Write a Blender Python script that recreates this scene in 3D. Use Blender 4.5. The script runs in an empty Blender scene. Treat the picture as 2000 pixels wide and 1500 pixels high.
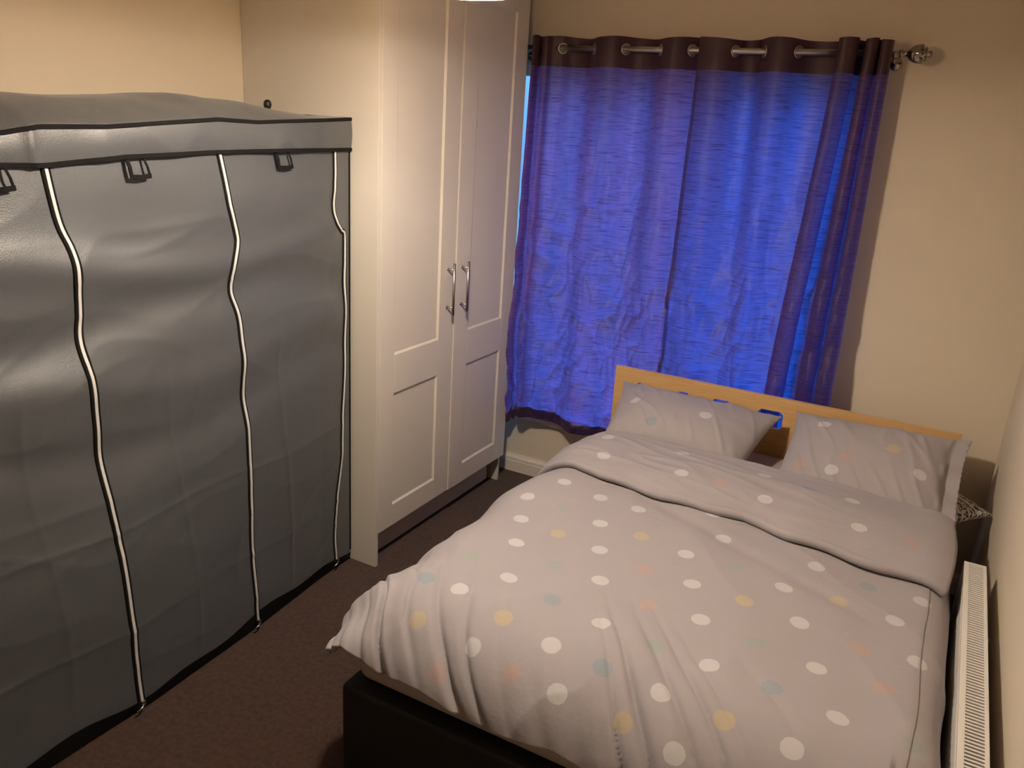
import bpy, bmesh, math, random
from mathutils import Vector, Matrix, noise
random.seed(7)
sc = bpy.context.scene
COL = sc.collection
V = Vector

# ---------------------------------------------------------------- camera
cam_d = bpy.data.cameras.new('camera')
cam = bpy.data.objects.new('camera', cam_d)
COL.objects.link(cam)
R_ = V((0.87302, 0.4841, 0.05901)); U_ = V((-0.19836, 0.24195, 0.94979)); F_ = V((-0.44552, 0.84089, -0.30726))
M = Matrix(((R_.x, U_.x, -F_.x, 0.0), (R_.y, U_.y, -F_.y, -3.6063), (R_.z, U_.z, -F_.z, 1.8), (0, 0, 0, 1)))
cam.matrix_world = M
cam_d.sensor_width = 36.0
cam_d.lens = 1587.39 / 2000 * 36.0
cam_d.clip_start = 0.05
sc.camera = cam

# ---------------------------------------------------------------- world (blue dusk seen only through the window)
w = bpy.data.worlds.new('dusk_sky'); sc.world = w; w.use_nodes = True
wn = w.node_tree.nodes; wl = w.node_tree.links
bgn = wn['Background']
# ground and houses below the horizon are dim cyan, the open sky above is brighter and bluer, brightest to the left
tc = wn.new('ShaderNodeTexCoord'); sp = wn.new('ShaderNodeSeparateXYZ'); cr = wn.new('ShaderNodeValToRGB')
wl.new(tc.outputs['Generated'], sp.inputs[0])
mz = wn.new('ShaderNodeMapRange'); mz.inputs[1].default_value = -0.5; mz.inputs[2].default_value = 0.8
wl.new(sp.outputs['Z'], mz.inputs[0]); wl.new(mz.outputs[0], cr.inputs[0])
cr.color_ramp.elements[0].position = 0.12; cr.color_ramp.elements[0].color = (0.07, 0.24, 0.30, 1)
cr.color_ramp.elements[1].position = 0.34; cr.color_ramp.elements[1].color = (0.055, 0.15, 0.32, 1)
e3 = cr.color_ramp.elements.new(0.75); e3.color = (0.13, 0.36, 0.85, 1)
dt = wn.new('ShaderNodeVectorMath'); dt.operation = 'DOT_PRODUCT'; dt.inputs[1].default_value = (-0.62, 0.55, 0.55)
wl.new(tc.outputs['Generated'], dt.inputs[0])
ms = wn.new('ShaderNodeMapRange'); ms.inputs[1].default_value = -0.1; ms.inputs[2].default_value = 1.0; ms.inputs[3].default_value = 0.5; ms.inputs[4].default_value = 4.2
wl.new(dt.outputs['Value'], ms.inputs[0])
wl.new(cr.outputs[0], bgn.inputs[0]); wl.new(ms.outputs[0], bgn.inputs[1])

# ---------------------------------------------------------------- exposure
vs = sc.view_settings
vs.view_transform = 'Standard'; vs.look = 'None'; vs.gamma = 1.0; vs.use_curve_mapping = False
vs.exposure = 0.0
LAMP_W = 172.0
LAMP_C = (1.0, 0.87, 0.73)
LAMP_P = V((-1.09, -1.94, 2.075))

# ---------------------------------------------------------------- helpers
def link(o):
    COL.objects.link(o); return o

def finish(name, bm, mat, parent=None, smooth=False, loc=None, kind=None, label=None):
    me = bpy.data.meshes.new(name)
    bm.to_mesh(me); bm.free()
    if smooth:
        for p in me.polygons: p.use_smooth = True
    if isinstance(mat, (list, tuple)):
        for m_ in mat: me.materials.append(m_)
    else:
        me.materials.append(mat)
    o = bpy.data.objects.new(name, me)
    if loc: o.location = loc
    if parent:
        o.parent = parent
        o.location = V(loc or (0, 0, 0)) - PW(parent)
    if kind: o['kind'] = kind
    if label: o['label'] = label
    return link(o)

def PW(o):
    p = V((0, 0, 0))
    while o is not None:
        p += o.location; o = o.parent
    return p

def thing(name, label, cat, loc=(0, 0, 0), group=None):
    o = bpy.data.objects.new(name, None); o.location = loc
    o.empty_display_size = 0.1
    o['label'] = label; o['category'] = cat
    if group: o['group'] = group
    return link(o)

def tag(o, label, cat, group=None):
    o['label'] = label; o['category'] = cat
    if group: o['group'] = group
    return o

def box(bm, x0, x1, y0, y1, z0, z1, bev=0.0, seg=2, rot=None, mi=0):
    b = bmesh.new()
    bmesh.ops.create_cube(b, size=1.0)
    for v in b.verts:
        v.co = V(((x0 + x1) / 2 + v.co.x * (x1 - x0), (y0 + y1) / 2 + v.co.y * (y1 - y0), (z0 + z1) / 2 + v.co.z * (z1 - z0)))
    if bev > 0:
        bmesh.ops.bevel(b, geom=list(b.edges), offset=bev, segments=seg, profile=0.7, affect='EDGES')
    if rot: bmesh.ops.transform(b, matrix=rot, verts=b.verts)
    for f in b.faces: f.material_index = mi
    merge(bm, b)

def merge(bm, b):
    me = bpy.data.meshes.new('tmp'); b.to_mesh(me); b.free(); bm.from_mesh(me); bpy.data.meshes.remove(me)

def tube(bm, pts, r, n=12, closed=False, caps=True, mi=0):
    pts = [V(p) for p in pts]; N = len(pts); rings = []
    up = None
    for i, p in enumerate(pts):
        if closed: t = (pts[(i + 1) % N] - pts[i - 1]).normalized()
        else: t = (pts[min(i + 1, N - 1)] - pts[max(i - 1, 0)]).normalized()
        if up is None:
            up = V((0, 0, 1)) if abs(t.z) < 0.9 else V((1, 0, 0))
        a = t.cross(up)
        if a.length < 1e-5: a = t.orthogonal()
        a.normalize(); b_ = a.cross(t).normalized(); up = b_
        rr = r[i] if isinstance(r, (list, tuple)) else r
        rings.append([bm.verts.new(p + (a * math.cos(2 * math.pi * k / n) + b_ * math.sin(2 * math.pi * k / n)) * rr) for k in range(n)])
    M_ = N if closed else N - 1
    for i in range(M_):
        A = rings[i]; B = rings[(i + 1) % N]
        for k in range(n):
            f = bm.faces.new((A[k], A[(k + 1) % n], B[(k + 1) % n], B[k])); f.smooth = True; f.material_index = mi
    if caps and not closed:
        bm.faces.new(rings[0][::-1]).material_index = mi; bm.faces.new(rings[-1]).material_index = mi

def lathe(bm, prof, origin, axis='Z', n=32, mi=0):
    origin = V(origin); rings = []
    for (r, h) in prof:
        ring = []
        for k in range(n):
            a = 2 * math.pi * k / n
            c, s = r * math.cos(a), r * math.sin(a)
            if axis == 'Z': p = V((c, s, h))
            elif axis == 'X': p = V((h, c, s))
            else: p = V((c, h, s))
            ring.append(bm.verts.new(origin + p))
        rings.append(ring)
    for i in range(len(rings) - 1):
        A, B = rings[i], rings[i + 1]
        for k in range(n):
            f = bm.faces.new((A[k], A[(k + 1) % n], B[(k + 1) % n], B[k])); f.smooth = True; f.material_index = mi
    return rings

def grid(bm, nu, nv, fn, mi=0, wrap=False):
    vs_ = [[bm.verts.new(fn(i / (nu - 1), j / (nv - 1))) for j in range(nv)] for i in range(nu)]
    fs = []
    for i in range(nu - 1):
        for j in range(nv - 1):
            f = bm.faces.new((vs_[i][j], vs_[i + 1][j], vs_[i + 1][j + 1], vs_[i][j + 1])); f.smooth = True; f.material_index = mi
            fs.append(f)
    return vs_, fs

def solidify(o, t, off=-1.0):
    m_ = o.modifiers.new('thickness', 'SOLIDIFY'); m_.thickness = t; m_.offset = off
    return m_

def lerp(a, b, t): return a + (b - a) * t
def sst(a, b, x):
    if a == b: return 0.0 if x < a else 1.0
    t = max(0.0, min(1.0, (x - a) / (b - a))); return t * t * (3 - 2 * t)
def interp(xs, ys, x):
    if x <= xs[0]: return ys[0]
    for i in range(len(xs) - 1):
        if x <= xs[i + 1]:
            return lerp(ys[i], ys[i + 1], (x - xs[i]) / (xs[i + 1] - xs[i]))
    return ys[-1]
def catmull(P, t):
    n = len(P) - 1; f = t * n; i = min(int(f), n - 1); u = f - i
    p0 = P[max(i - 1, 0)]; p1 = P[i]; p2 = P[i + 1]; p3 = P[min(i + 2, n)]
    out = []
    for a, b_, c, d in zip(p0, p1, p2, p3):
        out.append(0.5 * ((2 * b_) + (-a + c) * u + (2 * a - 5 * b_ + 4 * c - d) * u * u + (-a + 3 * b_ - 3 * c + d) * u ** 3))
    return out
def nz(x, y, z=0.0): return noise.noise(V((x, y, z)))
def fbm(x, y, z=0.0, o=4):
    s = 0; a = 1.0
    for k in range(o):
        s += a * noise.noise(V((x, y, z))); x *= 2.03; y *= 2.03; z *= 2.03; a *= 0.5
    return s
def ridge(x, y, z=0.0): return 1 - 2 * abs(noise.noise(V((x, y, z))))

# ---------------------------------------------------------------- materials
def mat(name, col, rough=0.6, metal=0.0, spec=0.5, bump=None, bscale=200.0, bdist=0.001, var=0.0, vscale=4.0, sheen=0.0, stretch=None, coat=0.0):
    m_ = bpy.data.materials.new(name); m_.use_nodes = True
    nt = m_.node_tree; N = nt.nodes; L = nt.links; P = N['Principled BSDF']
    P.inputs['Base Color'].default_value = (*col, 1); P.inputs['Roughness'].default_value = rough
    P.inputs['Metallic'].default_value = metal; P.inputs['Specular IOR Level'].default_value = spec
    P.inputs['Sheen Weight'].default_value = sheen; P.inputs['Coat Weight'].default_value = coat
    t = N.new('ShaderNodeTexCoord'); mp = N.new('ShaderNodeMapping'); L.new(t.outputs['Object'], mp.inputs[0])
    if stretch: mp.inputs['Scale'].default_value = stretch
    if var > 0:
        n1 = N.new('ShaderNodeTexNoise'); n1.inputs['Scale'].default_value = vscale; n1.inputs['Detail'].default_value = 5
        L.new(mp.outputs[0], n1.inputs['Vector'])
        mr = N.new('ShaderNodeMapRange'); mr.inputs[1].default_value = 0.3; mr.inputs[2].default_value = 0.7
        mr.inputs[3].default_value = 1 - var; mr.inputs[4].default_value = 1 + var
        L.new(n1.outputs[0], mr.inputs[0])
        mx = N.new('ShaderNodeVectorMath'); mx.operation = 'SCALE'; mx.inputs[0].default_value = col
        L.new(mr.outputs[0], mx.inputs['Scale']); L.new(mx.outputs[0], P.inputs['Base Color'])
    if bump:
        n2 = N.new('ShaderNodeTexNoise'); n2.inputs['Scale'].default_value = bscale; n2.inputs['Detail'].default_value = 3
        L.new(mp.outputs[0], n2.inputs['Vector'])
        b_ = N.new('ShaderNodeBump'); b_.inputs['Strength'].default_value = bump; b_.inputs['Distance'].default_value = bdist
        L.new(n2.outputs[0], b_.inputs['Height']); L.new(b_.outputs[0], P.inputs['Normal'])
    return m_

M_WALL = mat('cream_wall_paint', (0.61, 0.53, 0.41), 0.75, bump=0.12, bscale=160, var=0.015, vscale=3)
M_CEIL = mat('white_ceiling_paint', (0.62, 0.57, 0.48), 0.85, bump=0.1, bscale=120)
M_TRIM = mat('white_gloss_trim', (0.66, 0.60, 0.52), 0.4, var=0.01)
M_CARPET = mat('brown_carpet', (0.066, 0.031, 0.019), 0.97, spec=0.1, bump=1.0, bscale=420, bdist=0.006, var=0.28, vscale=60, sheen=0.1)
M_CAB = mat('ivory_cabinet_satin', (0.62, 0.575, 0.50), 0.42, var=0.01, spec=0.35)
M_STEEL = mat('brushed_steel', (0.50, 0.47, 0.43), 0.32, metal=1.0, bump=0.15, bscale=60, stretch=(30, 30, 1))
M_NICKEL = mat('satin_nickel_rod', (0.50, 0.46, 0.40), 0.35, metal=1.0)
M_CHROME = mat('dark_chrome', (0.35, 0.30, 0.25), 0.18, metal=1.0)
M_GREY = mat('grey_nonwoven_fabric', (0.058, 0.0625, 0.067), 0.50, spec=1.0, bump=0.6, bscale=330, bdist=0.0012, var=0.07, vscale=300, sheen=0.15)
M_BLACK = mat('black_binding_tape', (0.008, 0.0075, 0.0075), 0.85, spec=0.12, bump=0.3, bscale=500)
M_ZIP = mat('white_zip_tape', (0.62, 0.60, 0.57), 0.55, bump=0.5, bscale=600)
M_PLASTIC = mat('black_plastic', (0.012, 0.011, 0.010), 0.4)
M_BASE = mat('black_faux_leather', (0.012, 0.010, 0.010), 0.55, spec=0.35, bump=0.3, bscale=260, bdist=0.001)
M_SHEET = mat('pinkish_grey_sheet', (0.40, 0.33, 0.29), 0.9, bump=0.2, bscale=300, var=0.03)
M_RAD = mat('white_radiator_enamel', (0.68, 0.65, 0.60), 0.38, var=0.01)
M_RADDARK = mat('radiator_inside', (0.10, 0.095, 0.09), 0.7)
M_UPVC = mat('white_upvc', (0.7, 0.7, 0.7), 0.35)

def wood_mat():
    m_ = bpy.data.materials.new('beech_veneer'); m_.use_nodes = True
    N = m_.node_tree.nodes; L = m_.node_tree.links; P = N['Principled BSDF']; P.inputs['Roughness'].default_value = 0.42
    P.inputs['Specular IOR Level'].default_value = 0.4
    t = N.new('ShaderNodeTexCoord'); mp = N.new('ShaderNodeMapping'); mp.inputs['Scale'].default_value = (1.5, 20, 26)
    L.new(t.outputs['Object'], mp.inputs[0])
    n1 = N.new('ShaderNodeTexNoise'); n1.inputs['Scale'].default_value = 3; n1.inputs['Detail'].default_value = 6; n1.inputs['Distortion'].default_value = 0.6
    L.new(mp.outputs[0], n1.inputs['Vector'])
    r = N.new('ShaderNodeValToRGB'); r.color_ramp.elements[0].position = 0.3; r.color_ramp.elements[0].color = (0.55, 0.33, 0.135, 1)
    r.color_ramp.elements[1].position = 0.75; r.color_ramp.elements[1].color = (0.66, 0.42, 0.19, 1)
    L.new(n1.outputs[0], r.inputs[0]); L.new(r.outputs[0], P.inputs['Base Color'])
    return m_
M_WOOD = wood_mat()

def dot_mat(name, base):
    """printed polka dots: attribute 'dotd' = distance to the nearest dot centre, 'dotc' = that dot's ink"""
    m_ = bpy.data.materials.new(name); m_.use_nodes = True
    N = m_.node_tree.nodes; L = m_.node_tree.links; P = N['Principled BSDF']
    P.inputs['Roughness'].default_value = 0.92; P.inputs['Specular IOR Level'].default_value = 0.15; P.inputs['Sheen Weight'].default_value = 0.1
    a = N.new('ShaderNodeAttribute'); a.attribute_name = 'dotd'
    c = N.new('ShaderNodeAttribute'); c.attribute_name = 'dotc'
    t = N.new('ShaderNodeTexCoord')
    e = N.new('ShaderNodeTexNoise'); e.inputs['Scale'].default_value = 90; L.new(t.outputs['Object'], e.inputs['Vector'])
    ad = N.new('ShaderNodeMath'); ad.operation = 'MULTIPLY_ADD'; ad.inputs[1].default_value = 0.003; L.new(e.outputs[0], ad.inputs[0]); L.new(a.outputs['Fac'], ad.inputs[2])
    mr = N.new('ShaderNodeMapRange'); mr.inputs[1].default_value = 0.0250; mr.inputs[2].default_value = 0.0268; mr.inputs[3].default_value = 1.0; mr.inputs[4].default_value = 0.0
    L.new(ad.outputs[0], mr.inputs[0])
    mx = N.new('ShaderNodeMix'); mx.data_type = 'RGBA'
    L.new(mr.outputs[0], mx.inputs['Factor']); mx.inputs['A'].default_value = (*base, 1); L.new(c.outputs['Color'], mx.inputs['B'])
    L.new(mx.outputs['Result'], P.inputs['Base Color'])
    n2 = N.new('ShaderNodeTexNoise'); n2.inputs['Scale'].default_value = 18; n2.inputs['Detail'].default_value = 6; n2.inputs['Roughness'].default_value = 0.6
    L.new(t.outputs['Object'], n2.inputs['Vector'])
    b_ = N.new('ShaderNodeBump'); b_.inputs['Strength'].default_value = 0.35; b_.inputs['Distance'].default_value = 0.006
    L.new(n2.outputs[0], b_.inputs['Height']); L.new(b_.outputs[0], P.inputs['Normal'])
    return m_
BASE_FAB = (0.335, 0.308, 0.318)
M_DUVET = dot_mat('spotted_grey_cotton', BASE_FAB)
INK = dict(w=(0.47, 0.46, 0.47), y=(0.41, 0.345, 0.255), g=(0.295, 0.315, 0.295), b=(0.265, 0.295, 0.325), p=(0.385, 0.295, 0.275))

def apply_dots(o, dots):
    """dots: list of (ink, Vector centre in object space)"""
    me = o.data
    d = me.attributes.new('dotd', 'FLOAT', 'POINT'); c = me.attributes.new('dotc', 'FLOAT_COLOR', 'POINT')
    for i, v in enumerate(me.vertices):
        best = 0.2; ink = 'w'
        for k, p in dots:
            dd = (v.co - p).length
            if dd < best: best = dd; ink = k
        d.data[i].value = best; c.data[i].color = (*INK[ink], 1)

def curtain_mat(name, tcol, header_z, hem_z):
    m_ = bpy.data.materials.new(name); m_.use_nodes = True
    N = m_.node_tree.nodes; L = m_.node_tree.links
    P = N['Principled BSDF']; out = N['Material Output']
    P.inputs['Base Color'].default_value = (0.040, 0.018, 0.024, 1); P.inputs['Roughness'].default_value = 0.5
    P.inputs['Specular IOR Level'].default_value = 0.25; P.inputs['Sheen Weight'].default_value = 0.08; P.inputs['Sheen Tint'].default_value = (0.8, 0.4, 0.5, 1)
    t = N.new('ShaderNodeTexCoord'); mp = N.new('ShaderNodeMapping'); mp.inputs['Scale'].default_value = (13, 13, 330)
    L.new(t.outputs['Object'], mp.inputs[0])
    n1 = N.new('ShaderNodeTexNoise'); n1.inputs['Scale'].default_value = 1.0; n1.inputs['Detail'].default_value = 2; n1.inputs['Distortion'].default_value = 0.3
    L.new(mp.outputs[0], n1.inputs['Vector'])
    r = N.new('ShaderNodeValToRGB'); r.color_ramp.elements[0].position = 0.30; r.color_ramp.elements[0].color = (0.34, 0.34, 0.42, 1)
    r.color_ramp.elements[1].position = 0.52; r.color_ramp.elements[1].color = (1, 1, 1, 1)
    L.new(n1.outputs[0], r.inputs[0])
    tr = N.new('ShaderNodeBsdfTranslucent')
    # shot-silk weave: broad vertical drifts between violet and blue threads
    mp2 = N.new('ShaderNodeMapping'); mp2.inputs['Scale'].default_value = (9, 2, 1.1); L.new(t.outputs['Object'], mp2.inputs[0])
    n2 = N.new('ShaderNodeTexNoise'); n2.inputs['Scale'].default_value = 1.0; n2.inputs['Detail'].default_value = 3; L.new(mp2.outputs[0], n2.inputs['Vector'])
    r2 = N.new('ShaderNodeValToRGB'); r2.color_ramp.elements[0].position = 0.35; r2.color_ramp.elements[0].color = (*tcol[0], 1)
    r2.color_ramp.elements[1].position = 0.65; r2.color_ramp.elements[1].color = (*tcol[1], 1)
    L.new(n2.outputs[0], r2.inputs[0])
    mu = N.new('ShaderNodeMix'); mu.data_type = 'RGBA'; mu.blend_type = 'MULTIPLY'; mu.inputs['Factor'].default_value = 1.0
    L.new(r2.outputs[0], mu.inputs['A']); L.new(r.outputs[0], mu.inputs['B'])
    # doubled hem passes less light; heading shade from the wall behind is coloured in
    s_ = N.new('ShaderNodeSeparateXYZ'); L.new(t.outputs['Object'], s_.inputs[0])
    h1 = N.new('ShaderNodeMath'); h1.operation = 'GREATER_THAN'; h1.inputs[1].default_value = header_z; L.new(s_.outputs['Z'], h1.inputs[0])
    h2 = N.new('ShaderNodeAttribute'); h2.attribute_name = 'hem'
    h3 = N.new('ShaderNodeMath'); h3.operation = 'MAXIMUM'; L.new(h1.outputs[0], h3.inputs[0]); L.new(h2.outputs['Fac'], h3.inputs[1])
    mu2 = N.new('ShaderNodeMix'); mu2.data_type = 'RGBA'
    mu2.inputs['B'].default_value = (0.006, 0.004, 0.012, 1); L.new(h3.outputs[0], mu2.inputs['Factor']); L.new(mu.outputs['Result'], mu2.inputs['A'])
    L.new(mu2.outputs['Result'], tr.inputs['Color'])
    ad = N.new('ShaderNodeAddShader'); L.new(P.outputs[0], ad.inputs[0]); L.new(tr.outputs[0], ad.inputs[1])
    L.new(ad.outputs[0], out.inputs['Surface'])
    b_ = N.new('ShaderNodeBump'); b_.inputs['Strength'].default_value = 0.25; b_.inputs['Distance'].default_value = 0.002
    L.new(n1.outputs[0], b_.inputs['Height']); L.new(b_.outputs[0], P.inputs['Normal'])
    return m_
HEADER_Z = 2.045
M_CURT_L = curtain_mat('violet_shot_silk', ((0.19, 0.15, 0.44), (0.44, 0.19, 0.48)), HEADER_Z, 0)
M_CURT_R = curtain_mat('blue_shot_silk', ((0.09, 0.17, 0.60), (0.22, 0.17, 0.50)), HEADER_Z, 0)

def glass_mat():
    m_ = bpy.data.materials.new('window_glass'); m_.use_nodes = True
    N = m_.node_tree.nodes; L = m_.node_tree.links; out = N['Material Output']; N.remove(N['Principled BSDF'])
    a = N.new('ShaderNodeBsdfTransparent'); a.inputs[0].default_value = (0.95, 0.97, 0.98, 1)
    g = N.new('ShaderNodeBsdfGlossy'); g.inputs['Roughness'].default_value = 0.02
    mx = N.new('ShaderNodeMixShader'); mx.inputs[0].default_value = 0.06
    L.new(a.outputs[0], mx.inputs[1]); L.new(g.outputs[0], mx.inputs[2]); L.new(mx.outputs[0], out.inputs[0])
    return m_
M_GLASS = glass_mat()

def shade_mat():
    m_ = bpy.data.materials.new('cream_lamp_shade_cloth'); m_.use_nodes = True
    N = m_.node_tree.nodes; L = m_.node_tree.links; out = N['Material Output']; P = N['Principled BSDF']
    P.inputs['Base Color'].default_value = (0.7, 0.62, 0.5, 1); P.inputs['Roughness'].default_value = 0.9
    t = N.new('ShaderNodeBsdfTranslucent'); t.inputs[0].default_value = (0.90, 0.72, 0.52, 1)
    mx = N.new('ShaderNodeMixShader'); mx.inputs[0].default_value = 0.85
    L.new(P.outputs[0], mx.inputs[1]); L.new(t.outputs[0], mx.inputs[2])
    tp = N.new('ShaderNodeBsdfTransparent'); tp.inputs[0].default_value = (0.92, 0.84, 0.74, 1)   # open-weave voile
    m2 = N.new('ShaderNodeMixShader'); m2.inputs[0].default_value = 0.30
    L.new(mx.outputs[0], m2.inputs[1]); L.new(tp.outputs[0], m2.inputs[2]); L.new(m2.outputs[0], out.inputs[0])
    return m_
M_SHADE = shade_mat()

def emit_mat(name, col, s):
    m_ = bpy.data.materials.new(name); m_.use_nodes = True
    P = m_.node_tree.nodes['Principled BSDF']
    P.inputs['Base Color'].default_value = (*col, 1); P.inputs['Emission Color'].default_value = (*col, 1); P.inputs['Emission Strength'].default_value = s
    return m_

# ---------------------------------------------------------------- room shell
X0, X1, Y0, Y1, H = -2.503, 0.305, -4.3, 0.0, 2.42
def slab(name, *a, m_=M_WALL):
    bm = bmesh.new(); box(bm, *a); return finish(name, bm, m_, kind='structure')
slab('floor', X0 - .1, X1 + .1, Y0 - .1, Y1 + .12, -0.1, 0.0, m_=M_CARPET)
slab('ceiling', X0 - .1, X1 + .1, Y0 - .1, Y1 + .12, H, H + .1, m_=M_CEIL)
slab('wall_left', X0 - .1, X0, Y0 - .1, Y1, 0, H)
slab('wall_right', X1, X1 + .1, Y0 - .1, Y1, 0, H)
slab('wall_front', X0, X1, Y0 - .1, Y0, 0, H)
WX0, WX1, WZ0, WZ1 = -2.16, -0.475, 0.345, 2.06
bm = bmesh.new()
box(bm, X0 - .1, WX0, 0, .12, 0, H); box(bm, WX1, X1 + .1, 0, .12, 0, H)
box(bm, WX0, WX1, 0, .12, 0, WZ0 - .002); box(bm, WX0, WX1, 0, .12, WZ1, H)
finish('wall_back', bm, M_WALL, kind='structure')

def skirting(name, p0, p1, nrm):
    """profiled skirting board from p0 to p1, standing out along nrm"""
    prof = [(0, 0), (.016, 0), (.016, .060), (.0125, .0625), (.0125, .066), (.0155, .069), (.013, .080), (.007, .088), (.005, .096), (0, .096)]
    bm = bmesh.new(); p0 = V(p0); p1 = V(p1); n = V(nrm)
    A = [bm.verts.new(p0 + n * a + V((0, 0, h))) for a, h in prof]
    B = [bm.verts.new(p1 + n * a + V((0, 0, h))) for a, h in prof]
    for i in range(len(prof) - 1): bm.faces.new((A[i], A[i + 1], B[i + 1], B[i]))
    bm.faces.new(A[::-1]); bm.faces.new(B)
    bmesh.ops.recalc_face_normals(bm, faces=bm.faces)
    return finish(name, bm, M_TRIM, kind='structure')
skirting('baseboard_back', (X0, 0, 0), (X1, 0, 0), (0, -1, 0))
skirting('baseboard_right', (X1, -.017, 0), (X1, Y0, 0), (-1, 0, 0))
skirting('baseboard_left', (X0, -1.30, 0), (X0, Y0, 0), (1, 0, 0))

# window: uPVC frame, mullion, panes, inner sill
bm = bmesh.new()
fw = .05
box(bm, WX0, WX1, .035, .095, WZ1 - fw, WZ1, .004); box(bm, WX0, WX1, .035, .095, WZ0, WZ0 + fw, .004)
box(bm, WX0, WX0 + fw * .4, .035, .095, WZ0, WZ1, .004); box(bm, WX1 - fw, WX1, .035, .095, WZ0, WZ1, .004)
win = finish('window_1', bm, M_UPVC, kind='structure')
mid = -1.075
bm = bmesh.new(); box(bm, mid - .03, mid + .03, .035, .095, WZ0 + fw, WZ1 - fw, .004)
finish('mullion', bm, M_UPVC, win)
for a, b_ in ((WX0 + fw * .4, mid - .03), (mid + .03, WX1 - fw)):
    bm = bmesh.new(); box(bm, a, b_, .062, .068, WZ0 + fw, WZ1 - fw)
    finish('window_pane', bm, M_GLASS, win)
bm = bmesh.new(); box(bm, -2.22, WX1 + .06, -.035, .036, WZ0 - .032, WZ0, .006)
finish('window_sill', bm, M_TRIM, win)

# ---------------------------------------------------------------- pendant lamp (just its rim enters the frame)
lamp = thing('pendant_lamp', 'round cloth pendant lamp hanging from the ceiling, bright rim at the top edge', 'lamp', (LAMP_P.x, LAMP_P.y, 2.0))
bm = bmesh.new()
RIM = 2.071
lathe(bm, [(.150, RIM), (.135, RIM + .17)], (LAMP_P.x, LAMP_P.y, 0), n=64)
sh = finish('lamp_shade', bm, M_SHADE, lamp, smooth=True); solidify(sh, .0015)
bm = bmesh.new()
tube(bm, [(LAMP_P.x + .150 * math.cos(a * math.pi / 32), LAMP_P.y + .150 * math.sin(a * math.pi / 32), RIM) for a in range(64)], .003, 8, closed=True)
for k in range(3):
    a = k * 2 * math.pi / 3
    tube(bm, [(LAMP_P.x + .02 * math.cos(a), LAMP_P.y + .02 * math.sin(a), RIM + .13), (LAMP_P.x + .137 * math.cos(a), LAMP_P.y + .137 * math.sin(a), RIM + .15)], .0018, 6)
finish('shade_ring', bm, M_TRIM, lamp)
bm = bmesh.new(); tube(bm, [(LAMP_P.x, LAMP_P.y, RIM + .14), (LAMP_P.x, LAMP_P.y, H)], .004, 8)
finish('cable', bm, M_TRIM, lamp)
bm = bmesh.new(); lathe(bm, [(.001, RIM + .062), (.020, RIM + .064), (.022, RIM + .13), (.001, RIM + .142)], (LAMP_P.x, LAMP_P.y, 0), n=20)
finish('lamp_holder', bm, M_TRIM, lamp)
bm = bmesh.new(); bmesh.ops.create_uvsphere(bm, u_segments=24, v_segments=16, radius=.030)
finish('bulb', bm, emit_mat('bulb_glow', LAMP_C, 12.0), lamp, smooth=True, loc=(LAMP_P.x, LAMP_P.y, RIM + .034))
ld = bpy.data.lights.new('bulb_light', 'POINT'); ld.energy = LAMP_W; ld.color = LAMP_C; ld.shadow_soft_size = .045
lo = bpy.data.objects.new('bulb_light', ld); lo.location = (LAMP_P.x, LAMP_P.y, RIM + .034); link(lo)

# ---------------------------------------------------------------- built-in closet
XC = -1.856
cl = thing('closet', 'tall ivory two-door closet with framed doors in the corner beside the window', 'closet', (-2.18, -.69, 0))
CY0, CY1, CH = -1.219, -.150, 2.36
bm = bmesh.new()
box(bm, X0 + .002, XC, CY0, CY0 + .018, 0, CH, .0015)
finish('side_panel', bm, M_CAB, cl)
bm = bmesh.new()
box(bm, X0 + .002, XC - .022, CY1 - .018, CY1, 0.0, CH, .0015)
box(bm, XC - .060, XC - .020, CY1 - .020, CY1 - .004, 0.0, .15, .002)
finish('side_panel', bm, M_CAB, cl)
bm = bmesh.new()
box(bm, X0 + .004, XC - .024, CY0 + .018, CY1 - .018, .13, .148)
box(bm, X0 + .004, XC - .024, CY0 + .018, CY1 - .018, CH - .02, CH)
box(bm, X0 + .004, X0 + .010, CY0 + .018, CY1 - .018, .148, CH - .02)
finish('carcass', bm, M_CAB, cl)
bm = bmesh.new(); box(bm, XC - .080, XC - .064, CY0 + .020, CY1 - .055, 0.012, .13, .001)
finish('plinth', bm, M_CAB, cl)

def door(y0, y1, ya, yb, xoff):
    z0, z1 = .147, CH - .004
    zi = [(.2434, .7359), (.8957, CH - .11)]
    xf = XC + xoff; xb = xf - .020
    bm = bmesh.new()
    bv = .0025
    box(bm, xb, xf, y0, ya, z0, z1, bv); box(bm, xb, xf, yb, y1, z0, z1, bv)
    e = -.0002
    for a, b_ in ((z0, zi[0][0]), (zi[0][1], zi[1][0]), (zi[1][1], z1)):
        box(bm, xb, xf, ya - e, yb + e, a, b_, bv)
    # bevelled moulding around each sunk panel
    for a, b_ in zi:
        o_ = [(xf - .001, ya, a), (xf - .001, yb, a), (xf - .001, yb, b_), (xf - .001, ya, b_)]
        d_ = .007
        i_ = [(xf - .008, ya + d_, a + d_), (xf - .008, yb - d_, a + d_), (xf - .008, yb - d_, b_ - d_), (xf - .008, ya + d_, b_ - d_)]
        O = [bm.verts.new(p) for p in o_]; I = [bm.verts.new(p) for p in i_]
        for k in range(4): bm.faces.new((O[k], O[(k + 1) % 4], I[(k + 1) % 4], I[k]))
        bm.faces.new(I)
    bmesh.ops.recalc_face_normals(bm, faces=bm.faces)
    return finish('door', bm, M_CAB, cl)

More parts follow.
